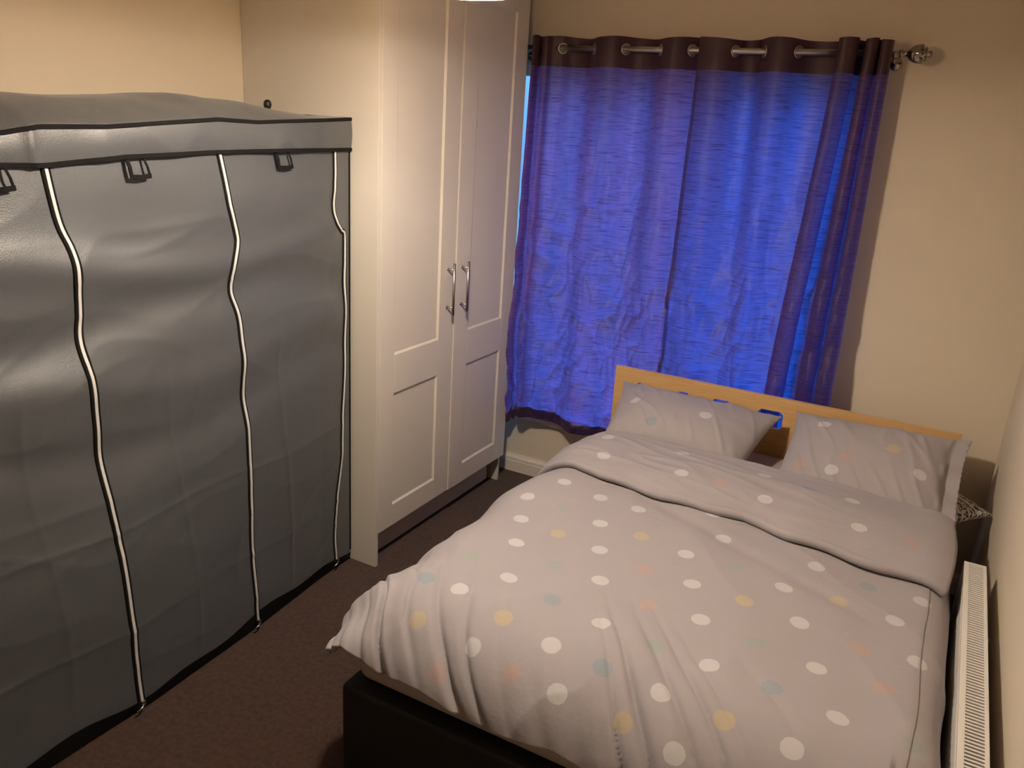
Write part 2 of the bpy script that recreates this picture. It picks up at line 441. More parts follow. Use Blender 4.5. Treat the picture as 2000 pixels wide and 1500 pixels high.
def handle(dr, yb_, zlo, zhi, xf):
    bm = bmesh.new(); xo = xf + .034
    yy = yb_
    tube(bm, [(xo, yy, zlo - .028), (xo, yy, zhi + .028)], .006, 16)
    for z in (zlo, zhi):
        tube(bm, [(xf, yy, z), (xo, yy, z)], .0048, 12)
        tube(bm, [(xf, yy, z), (xf + .003, yy, z)], .0065, 12)
    return finish('door_handle', bm, M_STEEL, dr, label='brushed steel bar handle')
d1 = door(CY0 + .020, -.687, -1.1076, -.798, 0.0)
d2 = door(-.683, -.158, -.5685, -.264, .004)
handle(d1, -.745, 1.030, 1.192, XC)
handle(d2, -.640, 1.028, 1.190, XC + .004)

# ---------------------------------------------------------------- curtain rod
rod = thing('curtain_rod', 'satin nickel curtain rod with tulip finials above the window', 'curtain rod', (-1.0, -.09, 2.12))
RY, RZ = -.09, 2.121
bm = bmesh.new(); tube(bm, [(-1.93, RY, RZ), (-.325, RY, RZ)], .0125, 24)
finish('rod', bm, M_NICKEL, rod, smooth=True)
def finial(x, s):
    bm = bmesh.new()
    prof = [(.001, 0), (.014, 0), (.016, .006), (.011, .010), (.009, .020), (.012, .026), (.022, .034), (.030, .046), (.033, .060), (.0335, .072),
            (.031, .073), (.024, .066), (.020, .068), (.021, .076), (.024, .084), (.018, .088), (.012, .087), (.011, .094), (.014, .100), (.010, .107), (.001, .109)]
    rings = lathe(bm, [(r, s * h) for r, h in prof], (x, RY, RZ), 'X', 30)
    # petal scallops on the cup
    for i in (7, 8, 9, 10, 11, 14, 15):
        for k, v in enumerate(rings[i]):
            c = V((v.co.x, RY, RZ)); f = 1 + .10 * math.cos(6 * 2 * math.pi * k / 30)
            v.co = c + (v.co - c) * f + V((s * .004 * math.cos(6 * 2 * math.pi * k / 30), 0, 0))
    bmesh.ops.recalc_face_normals(bm, faces=bm.faces)
    finish('finial', bm, M_CHROME, rod, smooth=True)
finial(-.328, 1); finial(-1.927, -.6)
for x in (-.345, -1.905):
    bm = bmesh.new()
    tube(bm, [(x, RY, RZ - .016), (x, RY + .03, RZ - .026), (x, -.004, RZ - .030)], .006, 10)
    lathe(bm, [(.001, -.010), (.022, -.010), (.024, -.004), (.024, -.001), (.001, -.001)], (x, 0, RZ - .030), 'Y', 20)
    tube(bm, [(x + .0001, RY + .0155 * math.cos(a), RZ + .0155 * math.sin(a)) for a in [math.pi * (.9 + 1.2 * k / 12) for k in range(13)]], .0035, 8)
    tube(bm, [(x, RY, RZ - .014), (x, RY, RZ - .030)], .005, 8)
    finish('bracket', bm, M_CHROME, rod)

# ---------------------------------------------------------------- curtains
def curtain(name, label, top, bot, eyes, m_, zb, seed, wr):
    """top/bot: lists of (x, y) fold points, zb(t) hem height"""
    root = thing(name, label, 'curtain', (0.5 * (top[0][0] + top[-1][0]), RY, .3), group=None)
    nu, nv = 440, 300
    ZT = 2.168
    def fn(u, v):
        zbot = zb(catmull(bot, u)[0])
        z = lerp(zbot, ZT - .004 * math.sin(u * 23 + seed), v)
        k = sst(0.0, 1.0, 1 - v) ** .8
        a = catmull(top, u); b_ = catmull(bot, u)
        x = lerp(a[0], b_[0], k); y = lerp(a[1], b_[1], k)
        # creases: stronger low down, crumpled storage wrinkles
        low = sst(1.0, .15, v)
        cx = x * 5.5 + seed + .5 * nz(x * 4, z * 2, seed); cz = z * 3.0 + x * 1.2 + .4 * nz(x * 3, z * 3, 3)
        dd = noise.voronoi(V((cx, cz, seed)))[0]
        q = min(.55, dd[1] - dd[0])
        d2 = noise.voronoi(V((x * 15 + seed + .5 * nz(x * 9, z * 5, 1), z * 7.5 - x * 4, 2.0)))[0]
        q2 = min(.5, d2[1] - d2[0])
        y -= wr * (low * (.048 * q + .020 * q2)) * sst(0, .03, v) - .004 * nz(x * 8, z * 2, seed)
        y += .014 * low * nz(x * 6, z * 2.2, seed + 9) + .006 * sst(1, .8, v) * nz(x * 14, z * 1.3, seed)
        y = min(y, -.022 - (.022 if z < .42 else 0))
        return V((x, y, z))
    bm = bmesh.new(); vs_, fs = grid(bm, nu, nv, fn)
    # holes behind the eyelets
    dead = []
    cents = []
    for (ex, d) in eyes:
        # find point of the cloth at rod height where it crosses the rod near ex
        best = None
        jv = min(range(nv), key=lambda j: abs(vs_[nu // 2][j].co.z - RZ))
        for i in range(2, nu - 2):
            c = vs_[i][jv].co
            sc_ = abs(c.x - ex) + 1.2 * abs(c.y - RY)
            if best is None or sc_ < best[0]: best = (sc_, i)
        i = best[1]; c = vs_[i][jv].co.copy(); c.z = RZ
        t = (vs_[min(i + 4, nu - 1)][jv].co - vs_[max(i - 4, 0)][jv].co); t.z = 0; t.normalize()
        cents.append((c, t))
        for f in fs:
            m0 = f.calc_center_median()
            if (m0 - c).length < .0185: dead.append(f)
    bmesh.ops.delete(bm, geom=list(set(dead)), context='FACES')
    hemw = .055
    o = finish('drape', bm, m_, root)
    at = o.data.attributes.new('hem', 'FLOAT', 'POINT')
    for k, vv in enumerate(o.data.vertices):
        wco = vv.co
        at.data[k].value = 0.0
    # hem band = lowest part of each column (grid order survives: i * nv + j)
    for i in range(nu):
        zbot = zb(catmull(bot, i / (nu - 1))[0])
        for j in range(nv):
            idx = i * nv + j
            if idx < len(o.data.vertices):
                z = o.data.vertices[idx].co.z
                e = 1.0 if z < zbot + hemw else 0.0
                if i < 7 or i > nu - 8: e = max(e, .6)
                at.data[idx].value = e
    for c, t in cents:
        bm = bmesh.new()
        pts = [c + t * (.0205 * math.cos(a * math.pi / 16)) + V((0, 0, .0205 * math.sin(a * math.pi / 16))) for a in range(32)]
        tube(bm, pts, .0036, 10, closed=True)
        finish('eyelet', bm, M_NICKEL, root, smooth=True, label='satin nickel eyelet ring')
    return root

F, B = -.137, -.048
topL = [(-1.845, -.075), (-1.849, -.105), (-1.840, -.138), (-1.828, -.142), (-1.822, -.115), (-1.828, -.085), (-1.815, -.065), (-1.800, -.075), (-1.803, -.11), (-1.790, -.135), (-1.768, -.135), (-1.755, -.110), (-1.735, -.10), (-1.710, -.090),
        (-1.675, -.056), (-1.635, B), (-1.595, -.056), (-1.561, -.090), (-1.530, -.125), (-1.487, F), (-1.445, -.125), (-1.413, -.090), (-1.378, -.056), (-1.335, B), (-1.292, -.056), (-1.256, -.090), (-1.228, -.122), (-1.187, F), (-1.148, -.122), (-1.119, -.090), (-1.092, -.066), (-1.066, -.060)]
botL = [(-1.868, -.085), (-1.874, -.110), (-1.868, -.142), (-1.850, -.147), (-1.834, -.125), (-1.842, -.095), (-1.828, -.075), (-1.806, -.075), (-1.812, -.115), (-1.800, -.145), (-1.775, -.150), (-1.758, -.125), (-1.742, -.105), (-1.720, -.100),
        (-1.670, -.080), (-1.625, -.072), (-1.580, -.085), (-1.540, -.112), (-1.500, -.128), (-1.455, -.120), (-1.415, -.100), (-1.375, -.080), (-1.330, -.075), (-1.290, -.085), (-1.255, -.108), (-1.220, -.128), (-1.190, -.132), (-1.165, -.122), (-1.140, -.106), (-1.120, -.096), (-1.100, -.092), (-1.088, -.095)]
topR = [(-1.082, -.120), (-1.050, -.132), (-1.005, F), (-.965, -.122), (-.938, -.090), (-.912, -.058), (-.880, B), (-.850, -.058), (-.824, -.090), (-.795, -.124), (-.755, F), (-.718, -.122), (-.692, -.090), (-.660, -.058), (-.613, B), (-.565, -.058),
        (-.526, -.085), (-.545, -.115), (-.535, -.148), (-.510, -.155), (-.483, -.142), (-.472, -.115), (-.486, -.085), (-.462, -.06), (-.452, -.055), (-.445, -.09), (-.450, -.12), (-.440, -.145), (-.42, -.15), (-.405, -.13), (-.405, -.10), (-.410, -.07),
        (-.400, -.06), (-.395, -.10), (-.392, -.135), (-.375, -.148), (-.358, -.135), (-.354, -.10), (-.356, -.07)]
botR = [(-1.105, -.085), (-1.060, -.095), (-1.010, -.120), (-.960, -.122), (-.915, -.100), (-.870, -.080), (-.830, -.072), (-.800, -.082), (-.770, -.108), (-.745, -.124), (-.720, -.122), (-.700, -.108), (-.680, -.092), (-.660, -.082), (-.640, -.080), (-.618, -.082),
        (-.586, -.080), (-.612, -.112), (-.608, -.152), (-.575, -.176), (-.542, -.160), (-.534, -.122), (-.566, -.086), (-.540, -.068), (-.500, -.068), (-.456, -.080), (-.484, -.112), (-.476, -.155), (-.445, -.174), (-.415, -.152), (-.410, -.115), (-.440, -.084),
        (-.408, -.070), (-.404, -.110), (-.398, -.150), (-.370, -.172), (-.342, -.155), (-.334, -.115), (-.345, -.085)]
def zbL(x):
    return interp([-1.885, -1.84, -1.825, -1.80, -1.74, -1.6, -1.5, -1.3, -1.08], [.320, .330, .385, .375, .366, .352, .340, .345, .35], x)
curtain('curtain', 'left violet eyelet curtain of creased shot silk, hanging next to the closet', topL, botL,
        [(-1.71, 1), (-1.561, 1), (-1.413, 1), (-1.256, 1), (-1.119, 1)], M_CURT_L, zbL, 1.7, 1.5)
curtain('curtain', 'right blue eyelet curtain with dark purple folds, hanging behind the headboard', topR, botR,
        [(-.938, 1), (-.824, 1), (-.692, 1), (-.535, 1), (-.466, 1)], M_CURT_R, lambda u: .345, 5.3, 1.1)

# ---------------------------------------------------------------- fabric wardrobe
gw = thing('fabric_wardrobe', 'grey zip-up fabric wardrobe with black piping and white zips, left of the closet', 'wardrobe', (-2.22, -2.08, 0))
WY0, WY1 = -2.92, -1.228
XF, XB = -1.98, -2.47
def smoothcap(y): return sst(WY0, WY0 + .05, y) * sst(WY1, WY1 - .05, y)
def bulge(y, z):
    c = interp([-2.92, -2.25, -1.76, -1.40, -1.23], [.050, .065, .042, .005, 0.0], y)
    g = max(0.0, min(1.0, 1 - z / 1.65)) ** 1.1
    return c * g
def folds(y, z):
    f = 0.0
    e = sst(1.66, 1.50, z) * sst(0.0, .15, z) * sst(WY1, WY1 - .10, y)
    # sagging horizontal swags
    f += .016 * math.exp(-((z - (1.36 + .05 * math.sin(y * 4.2))) / .055) ** 2)
    f -= .020 * math.exp(-((z - (1.20 + .06 * math.sin(y * 3.1 + 1))) / .075) ** 2)
    f += .010 * math.exp(-((z - (1.04 + .05 * math.sin(y * 5 + 2))) / .06) ** 2)
    f -= .012 * math.exp(-((z - (.90 + .07 * math.sin(y * 3.7))) / .07) ** 2)
    f += .012 * nz(y * 1.6, z * 3.2, 3.1) + .003 * nz(y * 6, z * 6, 9.2)
    f += .0025 * ridge(y * 2.0 + z, z * 5.5 - y, 1.3) ** 3
    f += .0025 * ridge(y * 1.4 - z * 2, z * 2.1 + y * 2, 7.7) ** 5
    # packing creases: upright and level ridges of the folded cloth
    for yc in (-2.50, -2.06, -1.60):
        yy = yc + .02 * math.sin(z * 5)
        f += .0030 * math.exp(-abs(y - yy) / .012) * sst(1.2, .9, z)
    for zc in (.30, .62):
        f += .003 * math.exp(-abs(z - zc - .01 * math.sin(y * 9)) / .010)
    return f * e
def wfront(y, z): return XF + bulge(y, z) + folds(y, z)
def topz(y):
    return interp([-2.92, -2.46, -2.38, -2.2, -2.077, -1.832, -1.672, -1.228], [1.66, 1.710, 1.725, 1.729, 1.739, 1.758, 1.754, 1.777], y)
def seamz(y):
    return interp([-2.92, -2.471, -2.367, -2.148, -1.838, -1.542, -1.228], [1.628, 1.636, 1.634, 1.653, 1.664, 1.670, 1.672], y)
Z_HEM = .045
def hemz(y): return .040 + .012 * math.sin(y * 7 + 1.0) + .008 * math.sin(y * 17)
bm = bmesh.new()
NY, NZ = 260, 250
def ffn(u, v):
    y = lerp(WY0, WY1, u); z = lerp(hemz(y), seamz(y) + .003, v)
    return V((wfront(y, z), y + .010 * sst(.9, 0, abs(z - .9)) * 0, z))
grid(bm, NY, NZ, ffn)
# sides and back
def side(y, s):
    def fn(u, v):
        z = lerp(hemz(y), seamz(y), v); x = lerp(XB, wfront(y, z), u)
        bl = math.sin(math.pi * u) * .012 * nz(u * 2, z * 3, s * 5.0)
        return V((x, y + (-abs(bl) if s > 0 else bl), z))
    grid(bm, 40, 80, fn)
side(WY0, -1); side(WY1, 1)
grid(bm, 40, 60, lambda u, v: V((XB, lerp(WY0, WY1, u), lerp(hemz(lerp(WY0, WY1, u)), 1.70, v))))
bmesh.ops.remove_doubles(bm, verts=bm.verts, dist=.0004)
bmesh.ops.recalc_face_normals(bm, faces=bm.faces)
finish('fabric_cover', bm, M_GREY, gw, smooth=True)
# top cap with pelmet band
def band_x(y, z):
    k = (z - seamz(y)) / max(.02, topz(y) - seamz(y))
    return XF + .007 + .005 * math.sin(math.pi * max(0, min(1, k))) + (.010 * nz(y * 3.5, z * 6, 12) + .008 * ridge(y * 5, z * 3, 2) ** 4) * sst(WY1, WY1 - .1, y)
def roof(u, v):
    # u along y, v from front edge (0) to back (1)
    y = lerp(WY0, WY1 + .002, u); x = lerp(band_x(y, topz(y)), XB - .002, v)
    hump = .058 + .010 * math.exp(-((y + 2.35) / .3) ** 2) + .006 * nz(y * 3, x * 4, 5)
    z = topz(y) + hump * math.sin(math.pi * min(1, v * 1.0)) ** .8 * sst(WY1, WY1 - .45, y) 
    z += .005 * nz(x * 8, y * 8, 2) * math.sin(math.pi * v)
    return V((x, y, z))
bm = bmesh.new()
grid(bm, 200, 60, roof)
def bandf(u, v):
    y = lerp(WY0, WY1 + .002, u); z = lerp(seamz(y) - .008, topz(y), v); return V((band_x(y, z), y, z))
grid(bm, 200, 30, bandf)
for yy, s in ((WY0 - .002, -1), (WY1 + .002, 1)):
    def sf(u, v, yy=yy):
        y = min(max(yy, WY0), WY1 + .002)
        z = lerp(seamz(y) - .008, topz(y), v); return V((lerp(XB - .002, band_x(y, z), u), yy, z))
    grid(bm, 20, 10, sf)
bmesh.ops.remove_doubles(bm, verts=bm.verts, dist=.0004)
bmesh.ops.recalc_face_normals(bm, faces=bm.faces)
finish('top_cover', bm, M_GREY, gw, smooth=True)
# black piping: top edge, pelmet hem, rear corner edge, floor hem with painted shade
def strip(bm, pts, nrm, wd, th=.0025, mi=0):
    """flat tape following pts, laid on a surface with normals nrm"""
    rows = []
    for i, (p, n) in enumerate(zip(pts, nrm)):
        t = (pts[min(i + 1, len(pts) - 1)] - pts[max(i - 1, 0)]).normalized()
        s_ = t.cross(n).normalized(); w_ = wd if not callable(wd) else wd(i)
        rows.append([bm.verts.new(p - s_ * w_ / 2), bm.verts.new(p - s_ * w_ / 2 * .85 + n * th), bm.verts.new(p + s_ * w_ / 2 * .85 + n * th), bm.verts.new(p + s_ * w_ / 2)])
    for a, b_ in zip(rows[:-1], rows[1:]):
        for k in range(3):
            f = bm.faces.new((a[k], a[k + 1], b_[k + 1], b_[k])); f.material_index = mi; f.smooth = False
    bm.faces.new(rows[0]).material_index = mi; bm.faces.new(rows[-1][::-1]).material_index = mi
bm = bmesh.new(); n = 140
ys = [lerp(WY0, WY1 + .001, i / (n - 1)) for i in range(n)]
pts = [V((band_x(y, topz(y)) + .001, y, topz(y) - .004)) for y in ys]
strip(bm, pts, [V((1, 0, .25)).normalized()] * n, .012, .003)
ps = [V((lerp(band_x(WY1, topz(WY1)), XB, i / 19), WY1 + .003, topz(WY1) - .003)) for i in range(20)]
tube(bm, ps, .004, 8)
finish('piping', bm, M_BLACK, gw)
bm = bmesh.new()
pts = [V((band_x(y, seamz(y)) + .002, y, seamz(y) - .003)) for y in ys]
strip(bm, pts, [V((1, 0, 0))] * n, .012, .003)
finish('piping', bm, M_BLACK, gw)
bm = bmesh.new()
zs = [lerp(.05, 1.66, i / 119) for i in range(120)]
tube(bm, [V((wfront(WY1, z) - .001, WY1 - .001, z)) for z in zs], .0045, 8)
finish('piping', bm, M_BLACK, gw)
bm = bmesh.new()
def hem_shade_band(u, v):
    y = lerp(WY0, WY1, u); return V((wfront(y, hemz(y)) + .004 - .010 * (1 - v), y, lerp(.003, hemz(y) + .016, v)))
grid(bm, 160, 5, hem_shade_band)  # black hem tape, extended down to the floor as painted shadow under the cover
grid(bm, 30, 5, lambda u, v: V((lerp(XB, wfront(WY1, .03), u), WY1 + .001 - .004 * (1 - v), lerp(.003, hemz(WY1) + .006, v))))
finish('hem', bm, M_BLACK, gw)
# zips
ZL = [(-2.367, 1.634), (-2.358, 1.561), (-2.345, 1.485), (-2.327, 1.419), (-2.322, 1.327), (-2.319, 1.245), (-2.326, 1.163), (-2.322, 1.064), (-2.315, 0.945), (-2.311, 0.808), (-2.303, 0.663), (-2.294, 0.463), (-2.291, 0.236), (-2.29, 0.030)]
ZM = [(-1.825, 1.661), (-1.811, 1.589), (-1.798, 1.505), (-1.775, 1.417), (-1.776, 1.378), (-1.798, 1.316), (-1.804, 1.236), (-1.79, 1.151), (-1.79, 1.015), (-1.788, 0.909), (-1.783, 0.746), (-1.787, 0.56), (-1.793, 0.368), (-1.795, 0.166), (-1.792, 0.03)]
ZR = [(-1.309, 1.672), (-1.31, 1.584), (-1.322, 1.478), (-1.315, 1.42), (-1.287, 1.388), (-1.262, 1.364), (-1.257, 1.25), (-1.258, 1.014), (-1.263, 0.811), (-1.277, 0.645), (-1.288, 0.474), (-1.312, 0.304), (-1.323, 0.17), (-1.322, 0.040)]
def surfn(y, z):
    e = .004
    return V((1, -(wfront(y + e, z) - wfront(y - e, z)) / (2 * e), -(wfront(y, z + e) - wfront(y, z - e)) / (2 * e))).normalized()
def zipper(path, w_out, w_in):
    n = 150
    pp = [catmull(path, i / (n - 1)) for i in range(n)]
    pp = [(y, z) for y, z in pp if z < seamz(y) - .004]
    P = [V((wfront(y, z) + .0015, y, z)) for y, z in pp]; Nn = [surfn(y, z) for y, z in pp]
    bm = bmesh.new(); strip(bm, P, Nn, w_out, .0025)
    tp = finish('zip', bm, M_BLACK, gw)
    bm = bmesh.new(); strip(bm, [p + q * .0024 for p, q in zip(P, Nn)], Nn, w_in, .0022)
    finish('zip_teeth', bm, M_ZIP, tp, label='white zip teeth')
    bm = bmesh.new(); p = P[-1]; 
    box(bm, p.x + .003, p.x + .012, p.y - .006, p.y + .006, p.z - .006, p.z + .012, .002)
    tube(bm, [(p.x + .012, p.y, p.z + .002), (p.x + .016, p.y - .012, p.z - .003), (p.x + .014, p.y - .028, p.z - .008)], [.0022, .003, .0035], 8)
    finish('zip_slider', bm, M_STEEL, tp, label='silver zip slider')
zipper(ZL, .026, .0100); zipper(ZM, .024, .0092); zipper(ZR, .021, .0080)
# door tie loops under the pelmet
def loop(y0, y1):
    bm = bmesh.new(); z1 = seamz((y0 + y1) / 2) - .004; x = XF + .010
    A = V((x, y0, z1)); B_ = V((x + .006, y0 + .010, z1 - .052)); Cc = V((x + .007, y1 + .014, z1 - .050)); D = V((x, y1, z1))
    N_ = V((1, 0, 0))
    strip(bm, [A, (A + B_) / 2 + V((.004, 0, 0)), B_], [N_] * 3, .012, .002)
    strip(bm, [B_ + V((0, -.004, 0)), (B_ + Cc) / 2 + V((.003, 0, -.002)), Cc + V((0, .004, 0))], [N_] * 3, .013, .002)
    strip(bm, [Cc, (Cc + D) / 2 + V((.004, 0, 0)), D], [N_] * 3, .007, .002)
    finish('tie_loop', bm, M_BLACK, gw)
loop(-2.148, -2.096); loop(-1.604, -1.550); loop(-2.52, -2.47)
# rear frame pole knob showing above the cover
bm = bmesh.new()
tube(bm, [(-2.30, -1.300, 0.0), (-2.30, -1.300, 1.79)], .008, 12)
lathe(bm, [(.001, 1.822), (.009, 1.820), (.014, 1.812), (.015, 1.803), (.012, 1.794), (.008, 1.788)], (-2.30, -1.300, 0), n=20)
finish('frame_pole', bm, M_PLASTIC, gw, smooth=True)

# ---------------------------------------------------------------- bed
BX0, BX1, BY0, BY1, BZ = -1.213, .152, -2.19, -.215, .34
bed = thing('bed', 'double bed with low black base and slotted beech headboard in front of the window', 'bed', ((BX0 + BX1) / 2, (BY0 + BY1) / 2, 0))
bm = bmesh.new(); box(bm, BX0, BX1, BY0, BY1, .012, BZ, .022, 5)
finish('bed_base', bm, M_BASE, bed, smooth=False)
bm = bmesh.new(); box(bm, BX0 + .05, BX1 - .05, BY0 + .06, BY1 - .06, 0, .013)
finish('base_feet', bm, M_PLASTIC, bed)
# headboard plank with a row of slots, largest in the middle
def headboard():
    x0, x1, z0, z1, y0, y1 = -1.262, .158, 0.0, .762, -.214, -.192
    slots = [(-1.14, .010, .010), (-.935, .022, .014), (-.765, .036, .022), (-.552, .052, .040), (-.335, .036, .022), (-.165, .022, .014), (.03, .010, .010)]
    zc_top = .702
    # outline polygons: build with grid of cells, holes cut as rounded rectangles
    bm = bmesh.new()
    outer = [(x0, z0), (x1, z0), (x1, z1), (x0, z1)]
    ov = [bm.verts.new((x, y0, z)) for x, z in outer]
    edges = [bm.edges.new((ov[i], ov[(i + 1) % 4])) for i in range(4)]
    for cx, hw, hh in slots:
        cz = zc_top - hh; r = min(hw, hh) * .45; pts = []
        for (sx, sz, a0) in ((1, 1, 0), (-1, 1, 90), (-1, -1, 180), (1, -1, 270)):
            for k in range(5):
                a = math.radians(a0 + k * 22.5)
                pts.append((cx + sx * (hw - r) + r * math.cos(a), cz + sz * (hh - r) + r * math.sin(a)))
        hv = [bm.verts.new((x, y0, z)) for x, z in pts]
        edges += [bm.edges.new((hv[i], hv[(i + 1) % len(hv)])) for i in range(len(hv))]
    bmesh.ops.triangle_fill(bm, edges=edges, use_beauty=True)
    ex = bmesh.ops.extrude_face_region(bm, geom=list(bm.faces))
    for g in ex['geom']:
        if isinstance(g, bmesh.types.BMVert): g.co.y = y1
    bmesh.ops.recalc_face_normals(bm, faces=bm.faces)
    return finish('headboard', bm, M_WOOD, bed, label='beech headboard with rounded slots')
headboard()

mt = bmesh.new(); box(mt, BX0 + .018, BX1 + .005, BY0 + .035, BY1 - .005, BZ, .515, .065, 7)
mo = tag(finish('mattress', mt, M_SHEET, smooth=True), 'mattress in a pinkish grey sheet on the black bed base, edge showing under the duvet', 'mattress')

# duvet ------------------------------------------------------------
DXL, DXR, DYF, DYH = -1.060, .096, -1.970, -.80
DZ = .612
def drop(d, R, zt):
    """distance d past the edge -> (horizontal, height) rolling over radius R then hanging"""
    if d <= 0: return 0.0, zt
    L_ = R * math.pi / 2
    if d < L_:
        a = d / R; return R * math.sin(a), zt - R * (1 - math.cos(a))
    return R - .12 * (d - L_), zt - R - (d - L_)
def dtop(x, y):
    z = DZ + .012 * fbm(x * 2.2 + 3, y * 2.2, 1.1, 3)
    z -= .010 * math.exp(-((y + 1.50 + .45 * x) / .035) ** 2) * sst(-1.0, -.8, x) * sst(.05, -.1, x) * 0.7
    z -= .010 * sst(-.3, .085, x)
    return z
def dsurf(s, t):
    """s: distance coordinate across (m), t: along (m, negative towards foot)"""
    dl = max(0.0, DXL - s); dr = max(0.0, s - DXR); df = max(0.0, DYF - t)
    x = min(max(s, DXL), DXR); y = max(t, DYF)
    z0 = dtop(x, y)
    RL, RR, RF = .200, .09, .240
    dx = 0.0; dy = 0.0; z = z0
    if dl > 0 and df > 0:
        d = math.hypot(dl, df); a_ = dl / d; m_ = 2 * a_ * (df / d)
        h, zz = drop(d * (1 - .21 * m_), RL * a_ * a_ + RF * (1 - a_ * a_) + .14 * m_, z0)
        k_ = m_ * min(1, dl * df / .08)
        dx = -h * dl / d * (1 - .22 * k_); dy = -h * df / d * (1 + .17 * k_); z = zz
    elif dr > 0 and df > 0:
        d = math.hypot(dr, df); h, z = drop(d, .1, z0); dx = h * dr / d; dy = -h * df / d
    elif dl > 0: h, z = drop(dl, RL, z0); dx = -h
    elif dr > 0: h, z = drop(dr, RR, z0); dx = h
    elif df > 0: h, z = drop(df, RF, z0); dy = -h
    dx += .065 * sst(-1.30, -.85, t) * sst(-.5, -1.1, s)
    return V((x + dx, y + dy, z))
SL = DXL - .345; SR = DXR + .24; TF = DYF - .325; TH = DYH
def wrink(s, t):
    w_ = 0.0
    # fan of gathers towards the foot end
    f = sst(-1.72, -2.16, t) * sst(.1, -.5, s) * (1 - .45 * sst(-1.15, -1.38, s))
    ph = s * 1.0 + .60 * (t + 2.2) * (1 + .6 * nz(s * 2, t * 2, 5)) + .015 * nz(s * 4, t * 4, 2)
    am = sst(-.5, .45, nz(ph * 11, t * .8, 6))
    g = abs(math.sin(ph * 34 + 3.2 * nz(ph * 5, t * 1.2, 8)))
    w_ += f * (.010 * am * math.sin(ph * 17 + 1) - .026 * am * (1 - g) ** 2.0 + .006 * nz(s * 14 + t * 6, t * 5, 7))
    f2 = sst(-1.95, -2.25, t) * sst(-.2, .0, s) * .4
    w_ += f2 * .010 * math.sin(s * 40)
    # left edge scallops
    l = sst(-.95, -1.25, s)
    w_ += l * .010 * nz(s * 3, t * 7, 3) + l * .004 * math.sin(t * 38 + 3 * nz(t * 3, 0, 0)) * sst(-1.3, -2.0, t)
    # long soft puckers
    w_ += .006 * ridge(s * 2.6 + t * 1.6, t * 1.7 - s, 2.2) ** 3 + .004 * nz(s * 6, t * 6, 4.4)
    # right side: pucker by the button band
    w_ += .006 * sst(-.25, .1, s) * nz(s * 9, t * 5, 6.6)
    return w_
def dpoint(s, t):
    e = .006
    p = dsurf(s, t); a = dsurf(s + e, t) - dsurf(s - e, t); b_ = dsurf(s, t + e) - dsurf(s, t - e)
    n_ = a.cross(b_)
    if n_.length > 1e-9: n_.normalize()
    else: n_ = V((0, 0, 1))
    return p + n_ * wrink(s, t)
duv = None
def make_duvet():
    global duv
    nu, nv = 300, 300
    bm = bmesh.new()
    hemj = lambda u: .010 * math.sin(u * 31) + .012 * nz(u * 8, 0, 4)
    def fn(u, v):
        s = lerp(SL, SR, u); t = lerp(TF + hemj(u), TH, v)
        return dpoint(s, t)
    vs_, fs = grid(bm, nu, nv, fn)
    o = finish('duvet', bm, M_DUVET)
    solidify(o, .012, -1)
    o.modifiers['thickness'].use_rim = True
    tag(o, 'grey duvet with white and pastel spots spread over the bed', 'duvet')
    return o
duv = make_duvet()
DD = {'w': [(-1.027, -1.231), (-0.881, -1.262), (-1.087, -1.398), (-1.034, -1.539), (-0.969, -1.691), (-0.893, -1.868), (-0.972, -1.99), (-0.87, -2.187), (-0.74, -1.272), (-0.813, -1.424), (-0.748, -1.577), (-0.676, -1.741), (-0.598, -1.922), (-0.67, -2.058), (-0.589, -2.218), (-0.384, -2.073), (-0.455, -1.288), (-0.52, -1.465), (-0.454, -1.614), (-0.385, -1.767), (-0.175, -1.3), (-0.235, -1.48), (-0.164, -1.627), (-0.315, -1.931), (-0.094, -1.793), (-0.025, -1.95), (-0.094, -2.085), (-0.302, -2.24), (0.049, -1.461), (0.109, -1.301), (0.12, -1.619), (-0.524, -1.157)],
 'y': [(-0.89, -1.559), (-0.67, -1.436), (-1.021, -2.146), (-0.818, -2.035), (-0.449, -2.218), (-0.309, -1.621), (-0.095, -1.448), (-0.237, -2.082)],
 'g': [(-0.959, -1.393), (-0.822, -1.724), (-1.031, -1.835), (-0.455, -1.924), (-0.383, -1.45), (-0.243, -1.788), (0.126, -1.945)],
 'b': [(-0.745, -1.894), (-0.528, -2.067), (-1.078, -2.002), (-0.032, -1.309), (-0.168, -1.936)],
 'p': [(-0.597, -1.612), (-0.524, -1.773), (-0.737, -2.21), (-0.885, -2.353), (-0.013, -1.647), (0.05, -1.782), (-0.37, -1.142)]}
CAMP = V((0, -3.6063, 1.8))
def seat(o, dots, z0):
    """drop the printed spots onto the cloth: nearest vertex to each spot's place"""
    out = []
    vc = [v.co for v in o.data.vertices]
    for k, L_ in dots.items():
        for (x, y) in L_:
            p = V((x, y, z0)); best = min(vc, key=lambda c: (c - p).length_squared)
            out.append((k, best.copy()))
    return out
apply_dots(duv, seat(duv, DD, .612))

